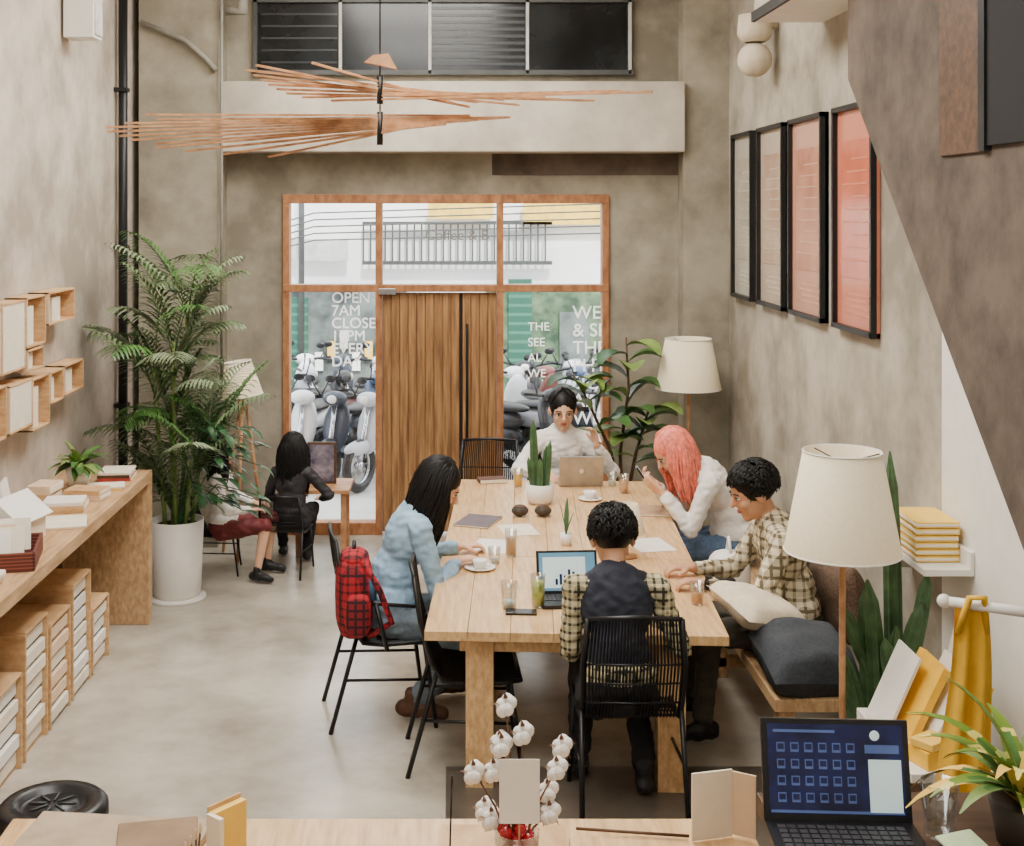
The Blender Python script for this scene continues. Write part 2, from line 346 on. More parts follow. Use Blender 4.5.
for i in range(n):
    t=i/(n-1)
    slat(PX(L1[i]),Zp(121+34*t),PX(R1[i]),Zp(113+15*t),22-44*t)
b.cyl((hx,hy,Zp(104)),(hx,hy,Zp(76)),.018,black);b.cyl((hx,hy,Zp(145)),(hx,hy,Zp(112)),.018,black)
b.prism([(hx-.09,3.55),(hx+.1,3.51),(hx+.05,3.6),(hx-.04,3.59)],'Y',7.47,7.53,woods)
b.cyl((hx,hy,3.1),(hx,hy,ZC),.005,black,n=6);b.obj('slat_chandelier')
# ================ COUNTER left
CT=.99
b=B()
b.b2((XL+.002,4.2,CT-.07),(-1.96,8.56,CT),woodc);b.b2((XL+.002,8.46,0),(-1.96,8.56,CT-.07),woodc);b.b2((XL+.002,4.3,0),(-1.96,4.4,CT-.07),woodc)
b.b2((XL+.002,4.4,.05),(XL+.03,8.46,CT-.07),wooddk);b.obj('counter',bevel=.004)
random.seed(5)
y=4.75;hs_=[.62,.55,.7,.48,.66,.52,.6,.42];k_=0
while y<7.9:
    h=hs_[k_%8];k_+=1; n=int(h/.085); b=B(); w=.34
    tone=(white,cream,pinkb,white)[k_%4]
    b.b2((-2.42,y,0.0),(-2.1,y+w,.02),boxw);b.b2((-2.42,y+.006,.02),(-2.105,y+w-.006,.02+n*.085),blackp)
    for k in range(n):
        b.b2((-2.41,y+.014,.024+k*.085),(-2.085+random.uniform(-.012,.01),y+w-.014,.02+k*.085+.066),tone if k%3 else cream)
    for yy in(y,y+w): b.b2((-2.44,yy-.008,0),(-2.07,yy+.008,.03+n*.085),boxw)
    b.b2((-2.44,y,.025+n*.085),(-2.07,y+w,.04+n*.085),boxw)
    b.obj('storage_box_stack',bevel=.003); y+=w+.06
# wall boxes
random.seed(9)
def wbox(pxa,pya,pxb,pyb,d=.13,solid=False):
    s1=(CX-pxb)/abs(XL+d);Yb=F/s1;s0=(CX-pxa)/abs(XL+d);Ya=F/s0
    sm=(s0+s1)/2;zt_=H-(pya-CY)/sm;zb_=H-(pyb-CY)/sm;b=B();t=.012
    x0,x1_=XL+.001,XL+d
    b.b2((x0,Ya,zb_),(x0+.01,Yb,zt_),boxw)
    b.b2((x0,Ya,zb_),(x1_,Ya+t,zt_),pinkb);b.b2((x0,Yb-t,zb_),(x1_,Yb,zt_),boxw);b.b2((x0,Ya,zb_),(x1_,Yb,zb_+t),boxw);b.b2((x0,Ya,zt_-t),(x1_,Yb,zt_),boxw)
    if solid: b.b2((x0,Ya+t,zb_+t),(x1_-.004,Yb-t,zt_-t),cream)
    else: b.b2((x0,Ya+(Yb-Ya)*.3,zb_),(x1_-.03,Ya+(Yb-Ya)*.6,zb_+(zt_-zb_)*.8),cream)
    b.obj('wall_box_shelf',bevel=.002)
for i,q in enumerate(((3,302,26,372),(27,296,46,346),(49,290,75,322),(10,382,33,430),(33,376,50,428),(51,370,64,402),(65,362,84,392),(-22,312,2,380),(-20,390,7,445),(28,348,44,370))): wbox(*q,solid=i in(0,3,7))
# counter items
b=B(TR((-2.3,8.05,CT)))
b.lathe([(0,0),(.06,0),(.085,.13),(.078,.13),(.07,.11),(0,.11)],(0,0,0),white)
for i in range(34):
    a=random.uniform(0,6.28);e=random.uniform(.2,1.3);b.leaf((0,0,.12),(math.cos(a)*math.cos(e)*.8,math.sin(a)*math.cos(e),math.sin(e)),random.uniform(.12,.26),.06,1.2,green if i%2 else greenl)
b.obj('potted_houseplant')
def books(name,x,y,z,w,d,hs,ms,rz=0):
    b=B(TR((x,y,z),z=rz));zz=0
    for i,h in enumerate(hs):
        o=random.uniform(-.01,.01)
        b.box((o,0,zz+h/2),(w,d,h),ms[i%len(ms)]);b.box((o+.004,.0,zz+h/2),(w,d-.01,h*.7),cream);zz+=h
    return b.obj(name,bevel=.002)
books('book_stack',-2.13,8.3,CT,.2,.24,(.02,.02,.015),(M('book_red',(170,60,50)),wooddk,cream),5)
books('envelope_pile',-2.12,7.98,CT,.22,.16,(.012,.012),(yelb,cream),12)
books('book_stack',-2.15,7.72,CT,.22,.16,(.03,.03),(pinkb,boxw),-8)
books('book_stack',-2.2,7.42,CT,.22,.2,(.04,.02),(boxw,white),8)
books('book_stack',-2.38,7.62,CT,.14,.2,(.06,.05),(boxw,pinkb),-5)
books('paper_pile',-2.1,7.08,CT,.22,.28,(.01,.006),(pinkb,cream),15)
b=B(TR((-2.2,6.3,CT),z=12));br=M('basket',(96,48,40),.7,kind='stripe',freq=60,col2=(140,80,60))
for a,c in(((-.2,-.2,0),(.2,-.185,.09)),((-.2,.185,0),(.2,.2,.09)),((-.2,-.2,0),(-.185,.2,.09)),((.185,-.2,0),(.2,.2,.09)),((-.2,-.2,0),(.2,.2,.01))): b.b2(a,c,br)
for i in range(5): b.box((-.02+random.uniform(-.04,.04),-.13+i*.065,.1),(.26,.03,.16),(white,cream,pinkb)[i%3],rot=R(x=-25,z=5))
b.obj('gift_basket',bevel=.003)
b=B(TR((-2.27,6.72,CT),z=-12));b.b2((-.12,-.14,0),(.12,.14,.12),cream);b.prism([(-.15,.12),(.15,.12),(0,.24)],'Y',-.16,.16,white);b.obj('paper_house_box',bevel=.002)
books('book_stack',-2.15,5.9,CT,.2,.14,(.03,.03),(wooddk,cream),0)
b=B(TR((-2.44,7.15,CT),z=10));b.box((0,0,.11),(.012,.24,.22),white,rot=R(y=-12));b.obj('leaning_card')
# ================ CHAIR
def chair(loc,rz,sc=1.0,backh=.9,arms=False):
    b=B(TR(loc,z=rz)@Matrix.Scale(sc,4)); w=.22
    path=lambda x:[(x*.93,-.30,backh),(x*1.02,-.27,backh*.78),(x,-.215,.54),(x,-.16,.455),(x,-.05,.44),(x,.12,.445),(x,.21,.455)]
    for i in range(31): b.tube(path(-w+2*w*i/30),.0046,black,n=4)
    for sx in(-w,w):
        b.tube(path(sx),.012,black)
        b.tube([(sx,.16,.45),(sx*1.08,.22,0)],.012,black);b.tube([(sx,-.19,.5),(sx*1.05,-.33,0)],.012,black)
        b.tube([(sx*1.04,.19,.25),(sx*1.03,-.25,.27)],.008,black)
        if arms: b.tube([(sx,-.25,.68),(sx*1.2,-.1,.67),(sx*1.2,.14,.64),(sx,.17,.46)],.011,black)
    for q,(y,z) in enumerate(((-.30,backh),(-.27,backh*.78),(-.24,backh*.68),(-.215,.54),(.21,.455),(.0,.437),(-.12,.446))):
        ww=w*(.93 if q==0 else 1.0)
        b.tube([(-ww,y,z),(0,y-(.015 if z>.5 else 0),z+(.012 if q==0 else 0)),(ww,y,z)],.011 if q in(0,4) else .005,black)
    b.obj('dining_chair')
chair((.80,5.92,0),0,backh=.93)
chair((-.33,6.98,0),-80,backh=.98,arms=True)
chair((.12,6.42,0),-88,backh=.95)
chair((.28,9.74,0),175,backh=.92)
chair((.84,9.98,0),180,backh=.8)
chair((-1.22,9.72,0),-8,sc=.7,backh=.85)
# ================ TABLES
TT=TR((-.12,6.02,0),z=-3.2)
def table(y0,y1):
    b=B(TT);n=7
    for i in range(n): b.b2((1.4*i/n+.0008,y0,.705),(1.4*(i+1)/n-.0008,y1,.75),wood)
    b.b2((.16,y0+.09,.63),(1.24,y0+.13,.705),wood);b.b2((.16,y1-.13,.63),(1.24,y1-.09,.705),wood)
    for x in(.19,1.08):
        for y in(y0+.06,y1-.19): b.b2((x,y,0),(x+.13,y+.13,.705),wood)
    b.obj('dining_table',bevel=.003)
table(0,1.32);table(1.325,3.4)
# ================ BENCH + cushions
b=B();b.b2((1.5,6.0,.38),(2.0,9.2,.44),woodc)
for y in(6.02,7.5,9.05):
    b.b2((1.52,y,0),(1.6,y+.08,.38),woodc);b.b2((1.9,y,0),(1.98,y+.08,.38),woodc);b.b2((1.52,y,.06),(1.98,y+.06,.12),woodc)
b.b2((1.54,6.03,.32),(1.58,9.1,.38),woodc);b.obj('bench',bevel=.004)
gry=M('cushion_grey',(62,66,72),.9,bump=.2,scale=60);wht=M('cushion_white',(226,212,186),.9,scale=30,var=.06);brn=M('cushion_brown',(110,88,72),.9,scale=90,var=.3)
b=B();b.cushion((1.68,6.17,.575),.44,.42,.26,gry,rot=R(x=16,y=4,z=8));b.obj('cushion')
b=B();b.cushion((1.53,6.44,.73),.40,.38,.15,wht,rot=R(x=12,y=14,z=25));b.obj('cushion')
b=B();b.cushion((2.03,6.75,.68),.44,.44,.18,brn,rot=R(y=78,z=10));b.obj('cushion')
b=B();b.cushion((2.06,7.6,.68),.44,.44,.16,gry,rot=R(y=80));b.obj('cushion')
# ================ LAMPS
def lamp(x,y,zb,zt_,rb,rt,tri=False,tilt=0):
    b=B();T=TR((x,y,zb),y=tilt)
    b.T=T;h=zt_-zb
    b.lathe([(rb,0),(rt,h),(rt-.006,h),(rb-.006,0),(rb,0)],(0,0,0),lampm,n=40)
    b.torus((0,0,.0),rb,.004,white,axis='Z',n=40,k=6);b.torus((0,0,h),rt,.004,white,axis='Z',n=40,k=6)
    for k in range(3):
        a=k*2.09; b.tube([(0,0,h-.05),(rt*math.cos(a),rt*math.sin(a),h-.01)],.003,black,n=5)
    b.cyl((0,0,-.05),(0,0,h-.05),.012,black);b.ell((0,0,h*.45),(.035,.035,.05),white)
    b.T=Matrix.Identity(4)
    if tri:
        for k in range(3):
            a=k*2.09+.5;b.tube([(x+.02*math.cos(a),y+.02*math.sin(a),zb),(x+.2*math.cos(a),y+.2*math.sin(a),0)],[.014,.012],woods)
        b.cyl((x,y,zb-.1),(x,y,zb+.03),.03,woods)
    else:
        b.cyl((x,y,.03),(x,y,zb+.02),.014,woods);b.lathe([(0,.035),(.12,.03),(.14,.012),(.14,0),(0,0)],(x,y,0),woods)
    b.obj('floor_lamp')
lamp(1.69,5.6,1.23,1.66,.245,.165)
lamp(1.87,10.2,1.30,1.69,.255,.18)
lamp(-1.62,10.15,1.25,1.52,.16,.105,tri=True,tilt=-8)
# ================ PLANTS
def frond(b,base,az,el,L,droop,m,nl=20,ll=.26):
    p=V(base);d=V((math.cos(az)*math.cos(el),math.sin(az)*math.cos(el),math.sin(el)));pts=[p.copy()];ds=[d.copy()];n=nl
    for i in range(n):
        p=p+d*(L/n);d=(d+V((0,0,-droop/n*(.4+1.2*i/n)))).normalized();pts.append(p.copy());ds.append(d.copy())
    q=pts[::3]+[pts[-1]]
    b.tube(q,[.006*(1-.7*i/len(q)) for i in range(len(q))],m,n=5)
    for i in range(4,n+1):
        t=i/n;side=ds[i].cross(V((0,0,1)))
        if side.length<1e-3: side=V((1,0,0))
        side.normalize();l=ll*math.sin(math.pi*(.15+.8*t))**.7
        for sg in(-1,1):
            b.leaf(pts[i],(ds[i]*.8+side*sg+V((0,0,.15))).normalized(),l*random.uniform(.85,1.1),.023,1.3,m,n=4,shape=.8)
random.seed(11)
b=B();px_,py_=-1.9,9.05
b.lathe([(0,.0),(.15,.0),(.165,.03),(.185,.53),(.175,.53),(.165,.48),(0,.48)],(px_,py_,.02),white);b.lathe([(0,0),(.2,0),(.2,.02),(0,.02)],(px_,py_,0),white)
b.lathe([(0,.49),(.17,.485)],(px_,py_,.02),soil)
pg=M('palm_green',(100,120,80),.5,var=.35,scale=6);pg2=M('palm_grey_green',(134,150,116),.5,var=.25,scale=6)
canes=[((-.03,.02),1.35),((.06,-.03),1.0),((-.07,-.05),1.6),((.02,.08),2.05),((.09,.04),1.15),((0,-.06),1.8)]
for (dx,dy),zc in canes:
    x,y=px_+dx*2.0,py_+dy*2
    b.tube([(px_+dx,py_+dy,.48),((px_+dx+x)/2,(py_+dy+y)/2,(zc+.5)/2),(x,y,zc)],[.016,.014,.01],greenl)
    for k in range(8):
        a=k*.8+random.uniform(-.4,.4)+zc; frond(b,(x,y,zc-.04*k),a,random.uniform(.8,1.4),random.uniform(.55,.88),random.uniform(1.0,2.2),(pg,green,pg2)[k%3])
for k in range(7): 
    a=random.uniform(0,6.28);frond(b,(px_,py_,.52),a,random.uniform(1.0,1.3),random.uniform(.6,.9),1.0,pg)
for k in range(80):
    a=random.uniform(-1.0,.8);r_=random.uniform(.15,.6);z=random.uniform(.65,1.25)-.3*max(0,r_-.4);q=V((px_+r_*math.cos(a),py_+r_*math.sin(a)*.5-.05,z));b.leaf(q,(math.cos(a),math.sin(a),random.uniform(-.6,.4)),.13,.06,1.0,green2)
    if k%3==0: b.tube([q,(px_+r_*.5*math.cos(a),py_,z+.08),(px_,py_,.5)],.004,green2,n=4)
for v in b.v: v.x=max(v.x,-2.36 if 8.3<v.y<8.9 and v.z>1.4 else -2.52)
b.obj('potted_palm')
b=B();cx,cy=1.36,10.2
b.lathe([(0,0),(.15,0),(.19,.35),(.175,.35),(.165,.31),(0,.31)],(cx,cy,0),white)
stems=[[(0,0,.3),(-.03,-.03,.8),(.04,-.02,1.3),(.02,0,1.7)],[(0,0,.3),(-.1,-.05,.8),(-.28,-.08,1.2),(-.40,-.08,1.42)],[(0,0,.3),(.1,0,.8),(.2,-.02,1.15)]]
for st in stems:
    st=[V(q)+V((cx,cy,0)) for q in st];b.tube(st,[.018,.014,.011,.008][:len(st)],wooddk)
    for i in range(11):
        t=.4+.6*i/11;k=min(len(st)-2,int(t*(len(st)-1)));f_=t*(len(st)-1)-k;p=st[k].lerp(st[k+1],f_)
        a=i*2.4+.5;b.leaf(p,(math.cos(a)*.9,-.35+math.sin(a)*.35,random.uniform(.2,.8)),random.uniform(.26,.34),random.uniform(.17,.22),1.3,(green2,greenl,green)[i%3],n=7,shape=1.35,fold=.2)
b.obj('potted_fiddle_leaf_fig')
def cactus(b,base,top,r,m,n=7,bend=(0,0,0)):
    base=V(base);top=V(top);k=9;vs=[];fs=[];nn=n*2
    for i in range(k+1):
        t=i/k;c=base.lerp(top,t)+V(bend)*math.sin(math.pi*t);rr=r*(math.sqrt(max(0.02,1-max(0,(t-.8)/.2)**2)))*(.85+.3*math.sin(math.pi*t))
        for j in range(nn):
            a=2*math.pi*j/nn;q=rr*(1 if j%2 else .72);vs.append(c+V((q*math.cos(a),q*math.sin(a),0)))
    for i in range(k):
        for j in range(nn):fs.append((i*nn+j,i*nn+(j+1)%nn,(i+1)*nn+(j+1)%nn,(i+1)*nn+j))
    fs.append(tuple(k*nn+j for j in range(nn)));b.add(vs,fs,m,False)
b=B();cx,cy=1.93,5.72
b.lathe([(0,0),(.13,0),(.17,.3),(.16,.3),(.15,.27),(0,.27)],(cx,cy,0),M('terracotta',(150,120,100),.8))
for q in(((-.05,0,.27),(-.1,-.02,1.08),.05),((.04,.03,.27),(.04,.1,1.62),.036),((.05,-.06,.27),(.0,-.1,.9),.05),((-.1,-.03,.27),(-.22,-.06,.78),.038),((-.09,-.02,.66),(-.2,-.02,.96),.03),((.0,-.1,.6),(.1,-.12,1.0),.04),((.02,-.1,.5),(-.06,-.13,.86),.035),((.1,0,.27),(.12,-.04,.8),.05),((.08,-.05,.7),(.15,-.06,1.12),.03)):
    cactus(b,V(q[0])+V((cx,cy,0)),V(q[1])+V((cx,cy,0)),q[2],cact)
b.obj('potted_cactus')
# ================ RIGHT SHELVES
b=B();b.b2((2.05,5.62,1.115),(XR-.001,6.4,1.145),white);b.b2((2.25,5.62,1.145),(XR-.001,6.4,1.22),white);b.b2((2.05,6.36,.95),(XR-.001,6.4,1.115),white);b.obj('wall_shelf',bevel=.003)
random.seed(2)
b=B();
for k in range(6): b.box((2.15+random.uniform(-.004,.004),5.88,1.16+k*.03),(.19,.3,.026),yelb);b.box((2.146,5.878,1.16+k*.03),(.19,.302,.012),cream)
b.obj('yellow_book_stack',bevel=.002)
b=B();b.b2((1.72,4.85,.56),(2.098,5.5,.595),white);b.b2((1.72,5.46,.3),(2.098,5.5,.56),white);b.b2((1.95,4.85,0),(1.99,4.89,.56),white);b.obj('wall_shelf',bevel=.003)
b=B()
b.box((1.80,5.28,.76),(.012,.24,.34),white,rot=R(y=24));b.box((1.87,5.2,.76),(.03,.26,.32),yel,rot=R(y=26));b.box((1.93,5.13,.77),(.015,.26,.34),white,rot=R(y=28));b.box((1.99,5.06,.75),(.03,.24,.3),yelb,rot=R(y=26));b.box((2.03,5.2,.8),(.015,.28,.4),cream,rot=R(y=14))
b.obj('display_book')
b=B();b.box((1.84,4.95,.63),(.15,.12,.068),yel,rot=R(z=20));b.box((1.83,4.94,.682),(.13,.1,.03),yelb,rot=R(z=35))
b.obj('yellow_soap_box',bevel=.004)
# peg rail & tote
b=B();b.tube([at(944,601,4.5),V((2.09,4.35,1.33))],.018,white,n=12);b.ell(at(944,601,4.5),.024,white);b.obj('peg_rail')
b=B();p=at(972,604,4.47);vs=[];fs=[];nx,nz=12,16
for sd in(0,1):
  for i in range(nx+1):
    for j in range(nz+1):
        u=i/nx;v=j/nz;w=.06+.035*v;x=p.x-w+2*w*u+.008*math.sin(v*5)-.015*v;z=p.z-.66*v
        y=p.y+.022*math.sin(u*14+v*1.5)*(.4+v)+(.05*sd*math.sin(math.pi*u)*min(1,v*3)) ;vs.append((x,y,z))
for sd in(0,1):
  o=sd*(nx+1)*(nz+1)
  for i in range(nx):
    for j in range(nz): a=o+i*(nz+1)+j;fs.append((a,a+1,a+nz+2,a+nz+1))
b.add(vs,fs,yel,True);b.tube([(p.x-.05,p.y,p.z-.1),(p.x-.02,p.y-.03,p.z+.03),(p.x+.03,p.y-.03,p.z+.03),(p.x+.05,p.y,p.z-.1)],.012,yel);b.obj('tote_bag')
# ================ FRONT COUNTER
FC=1.1
b=B();b.b2((-1.15,2.6,FC-.04),(.78,3.42,FC),wood);b.b2((-1.15,3.36,FC-.14),(.78,3.4,FC-.04),wood)
for x in(-1.05,0,.7): b.b2((x-.04,2.7,0),(x+.04,2.78,FC-.04),wood);b.b2((x-.04,3.28,0),(x+.04,3.36,FC-.04),wood)
b.obj('front_counter',bevel=.004)
DK=1.2
b=B();b.b2((.79,2.5,DK-.05),(2.05,3.35,DK),wooddk);b.b2((.82,2.6,0),(.87,3.3,DK-.05),wooddk);b.b2((1.95,2.6,0),(2.0,3.3,DK-.05),wooddk);b.b2((.87,3.2,DK-.25),(1.95,3.23,DK-.05),wooddk);b.obj('desk',bevel=.003)
scrd=M('screen_dark',(26,34,78),.2,var=.3,scale=9,emit=.45,col2=(12,16,44));scri=M('screen_icon',(76,96,146),.3,emit=.45);scrw=M('screen_white',(200,222,222),.3,emit=.5,var=.03)
scrb=M('screen_blue',(96,146,176),.3,emit=.4,var=.06);
def laptop(T,w,d,h,body,kind,ang=12):
    b=B(T);b.b2((-w/2,-d/2,0),(w/2,d/2,.018),body)
    for r in range(5):
        for c in range(13): b.b2((-w*.43+c*w*.066,-d*.08+r*d*.1,.018),(-w*.43+c*w*.066+w*.054,-d*.08+r*d*.1+d*.075,.021),M('keycap',(58,58,62),.5))
    b.b2((-w*.14,-d*.42,.018),(w*.14,-d*.15,.0195),fr)
    b.T=T@Matrix.Translation((0,d/2,.012))@R(x=-ang)
    b.b2((-w/2,0,0),(w/2,.012,h),body)
    if kind:
        b.b2((-w*.46,-.002,h*.09),(w*.46,.0,h*.95),scrd if kind=='desk' else scrb)
        if kind=='desk':
            for r in range(4):
                for c in range(6): 
                    x=-w*.40+c*w*.095;z=h*(.2+.16*r);b.b2((x,-.004,z),(x+w*.055,-.002,z+h*.09),scri);b.b2((x+w*.006,-.005,z+h*.025),(x+w*.049,-.004,z+h*.08),scrd)
            b.b2((w*.22,-.005,h*.12),(w*.44,-.002,h*.62),scrw);b.b2((w*.2,-.004,h*.68),(w*.43,-.002,h*.76),scri);b.b2((-w*.42,-.004,h*.87),(w*.0,-.002,h*.895),scri);b.b2((-w*.45,-.003,h*.1),(w*.45,-.002,h*.125),scri)
            b.ell((w*.27,-.003,h*.85),(.012,.001,.012),scrw)
        else:
            b.b2((-w*.4,-.003,h*.15),(w*.3,-.002,h*.85),scrw)
            for k,q in enumerate((.2,.35,.3,.5,.42)): b.b2((-w*.2+k*w*.07,-.004,h*.22),(-w*.16+k*w*.07,-.003,h*(.22+q*.7)),scrd)
    else: b.ell((0,.0125,h*.5),(.015,.001,.018),white)
    b.obj('laptop')
laptop(TR((.935,3.03,DK),z=-3),.355,.24,.24,blackp,'desk',12)
b=B();b.box((.665,3.3,FC+.09),(.11,.006,.17),cream,rot=R(z=14));b.box((.745,3.3,FC+.09),(.065,.006,.16),pinkb,rot=R(z=-30));b.obj('blank_booklet')
b=B();b.b2((-.02,2.9,FC),(.29,3.36,FC+.012),boxw);b.b2((.3,2.9,FC),(.6,3.28,FC+.02),wood);b.tube([(.32,3.3,FC+.03),(.6,3.26,FC+.03)],.004,wooddk);b.obj('menu_board')
b=B(TR((-.53,3.1,FC),z=50));b.b2((-.05,-.01,0),(.05,.01,.18),yelb);b.box((-.055,-.02,.09),(.012,.05,.18),cream);b.b2((-.05,.011,0),(.05,.016,.19),boxw);b.obj('menu_card')
b=B();
for k in range(4): b.tube([(-.6+.008*k,3.05,FC),(-.605-.012*k+.02,3.05,FC+.15-.015*k)],.0025,wooddk,n=5);b.ell((-.605-.012*k+.02,3.05,FC+.15-.015*k),(.004,.004,.014),pinkb)
b.lathe([(0,0),(.018,0),(.02,.04),(0,.04)],(-.59,3.05,FC),cream);b.obj('twig_holder')
b=B();b.box((-.86,3.19,FC+.012),(.46,.4,.024),M('kraft_paper',(176,156,130),.8,bump=.3),rot=R(z=-6));b.box((-.72,3.2,FC+.028),(.2,.3,.008),M('kraft_dark',(140,114,88),.8),rot=R(z=12));b.obj('kraft_paper_parcel',bevel=.006)
# cotton vase
random.seed(8);cot=M('cotton',(240,234,226),.95,scale=40,bump=.5,var=.04);pod=M('cotton_pod',(110,78,56),.8)
b=B();vc=V((.16,3.1,FC+.012));b.lathe([(0,.003),(.05,.0),(.054,.11),(.051,.11),(.047,.006),(0,.006)],vc,cupg)
red=M('red_berry',(170,24,32),.2,var=.2,scale=20)
for k in range(34):
    a=k*2.4;r=(.034,.012,.03)[k%3];b.ell(vc+V((r*math.cos(a),r*math.sin(a),.02+.018*(k//6))),.016,red,sg=10,rg=7)
for k,(x,y) in enumerate([(474,772),(485,808),(502,745),(506,705),(523,733),(494,770),(562,746),(557,768),(548,790),(492,818),(550,812),(500,742)]):
    p=at(x,y,3.12+random.uniform(-.05,.07));mid=(p+vc)/2+V((0,0,.04));b.tube([vc+V((0,0,.03)),mid,p],[.003,.0028,.002],pod,n=5)
    for j in range(5):
        a=j*1.256;b.ell(p+V((.012*math.cos(a),.010*math.sin(a)-.003,.011*math.sin(a+.7))),(.015,.015,.016),cot,sg=10,rg=7)
    for j in range(5):
        a=j*1.25+.4;b.leaf(p,(math.cos(a),-.3,math.sin(a)),.036,.012,.2,pod,n=3)
b.box((.162,3.03,1.345),(.094,.002,.15),white);b.tube([(.162,3.033,1.3),(.162,3.06,1.13)],.002,woods,n=5)
b.obj('cotton_flower_vase')
b=B();b.cyl((-.002,3.1,FC+.012),at(452,776,3.1),.0025,black,n=6);b.leaf(at(451,806,3.1),(.1,0,1),.08,.018,0,wooddk);b.obj('dried_leaf_pick')
# bin
b=B();p=V((-1.36,4.45,0));b.lathe([(0,0),(.15,0),(.18,.62),(0,.62)],p,white);b.lathe([(.182,.60),(.188,.62),(.186,.66),(.17,.675),(.12,.677),(.115,.655),(.09,.655),(.085,.667),(0,.667)],p,blackp)
for k in range(8):
    a=k*.785;b.tube([p+V((.02*math.cos(a),.02*math.sin(a),.67)),p+V((.08*math.cos(a),.08*math.sin(a),.67))],.004,fr,n=5)
b.obj('trash_bin')
# striped plant
b=B();random.seed(21);c=V((1.36,3.08,DK))
gs=M('leaf_striped',(110,136,48),.4,kind='stripe',freq=26,col2=(226,214,110))
b.lathe([(0,0),(.06,0),(.08,.1),(.07,.1),(0,.085)],c,M('pot_dark',(70,62,54),.6))
for k in range(30):
    a=k*2.4;e=random.uniform(.3,1.35);L_=random.uniform(.24,.38);m_=(greenl,gs,yelb)[k%3]
    d_=(math.cos(a)*math.cos(e),math.sin(a)*math.cos(e),math.sin(e));b.leaf(c+V((0,0,.09)),d_,L_,.05,1.7,m_,n=8,shape=.7);b.leaf(c+V((0,0,.092)),d_,L_*.97,.026,1.7,green,n=8,shape=.7)
b.obj('potted_dracaena')
def glasscup(p,r,h,liq=None,name='drinking_glass',lh=.7):
    b=B();b.lathe([(0,.004),(r*.8,.0),(r,h),(r-.003,h),(r*.8-.003,.008),(0,.008)],p,cupg,n=20)
    if liq: b.lathe([(0,.009),(r*.78,.009),(r*.78+(r*.2)*lh-.004,h*lh),(0,h*lh)],p,liq,n=20)
    b.obj(name)
glasscup(V((1.175,3.12,DK)),.045,.13,None)
b=B(TR((1.17,2.93,DK),z=20));b.b2((-.06,-.06,0),(.06,.06,.05),blackp);b.box((0,.0,.06),(.1,.11,.008),M('note_green',(196,216,170),.6),rot=R(x=12));b.obj('note_pad_holder',bevel=.004)
# ================ TABLE ITEMS
TZ=.751
lq=lambda n,c: M('drink_'+n,c,.3,var=.08)
laptop(TR((onz(568,592,TZ).x,6.45,TZ),z=4),.31,.2,.215,blackp,'doc',16)
silver=M('silver',(176,174,170),.35,metal=.7)
p=onz(580,486,TZ);laptop(TR((p.x,p.y+.10,TZ),z=182),.31,.22,.22,silver,None,16)
glasscup(onz(538,607,TZ),.038,.16,lq('green',(168,184,76)),'green_drink_glass',.8)
glasscup(onz(509,608,TZ),.042,.13,lq('water',(190,196,190)),'drinking_glass',.3)
glasscup(onz(511,556,TZ),.036,.15,lq('coffee',(180,140,104)),'iced_coffee_glass')
glasscup(onz(505,562,TZ)+V((-.06,-.03,0)),.036,.09,lq('water2',(196,196,190)),'drinking_glass',.4)
glasscup(onz(697,604,TZ),.036,.11,lq('tea',(186,116,56)),'tea_glass',.5)
glasscup(onz(518,487,TZ),.036,.13,lq('juice',(220,170,40)),'juice_glass')
glasscup(onz(624,493,TZ),.036,.13,lq('latte',(214,160,120)),'latte_glass')
glasscup(onz(612,486,TZ),.034,.1,lq('water3',(196,196,190)),'drinking_glass',.4)
b=B();p=onz(480,569,TZ);b.lathe([(0,0),(.05,0),(.085,.012),(.082,.016),(.045,.005),(0,.005)],p,white);b.lathe([(0,.005),(.03,.005),(.04,.05),(.036,.05),(.0,.03)],p,white);b.torus(p+V((.045,0,.03)),.014,.004,white,axis='Y',n=14,k=6);b.obj('saucer_with_cup')
b=B();p=onz(590,500,TZ);b.lathe([(0,0),(.05,0),(.08,.012),(.078,.016),(0,.006)],p,white);b.lathe([(0,.005),(.03,.005),(.045,.06),(.04,.06),(.0,.03)],p,white);b.torus(p+V((.05,0,.035)),.016,.004,white,axis='Y',n=14,k=6);b.obj('coffee_cup')
def flat(name,px,py,w,d,m,rz=0,h=.006):
    p=onz(px,py,TZ);b=B(TR(p,z=rz));b.b2((-w/2,-d/2,0),(w/2,d/2,h),m)
    if h>.01: b.b2((-w/2+.004,-d/2-.001,.003),(w/2+.001,d/2+.001,h-.003),cream)
    b.obj(name,bevel=.001)
flat('paper_sheet',492,546,.22,.3,white,-15,.002);flat('notebook',478,522,.22,.3,M('nb_dark',(100,88,96)),-20,.012);flat('paper_sheet',518,530,.21,.28,cream,10,.002)
flat('smartphone',521,613,.15,.075,blackp,-3,.01);flat('wallet',492,482,.2,.12,M('wallet_brown',(86,52,38)),10,.03)
flat('paper_sheet',650,545,.22,.3,white,12,.002);flat('notebook',655,512,.2,.26,M('nb_b',(180,146,116)),-8,.015)
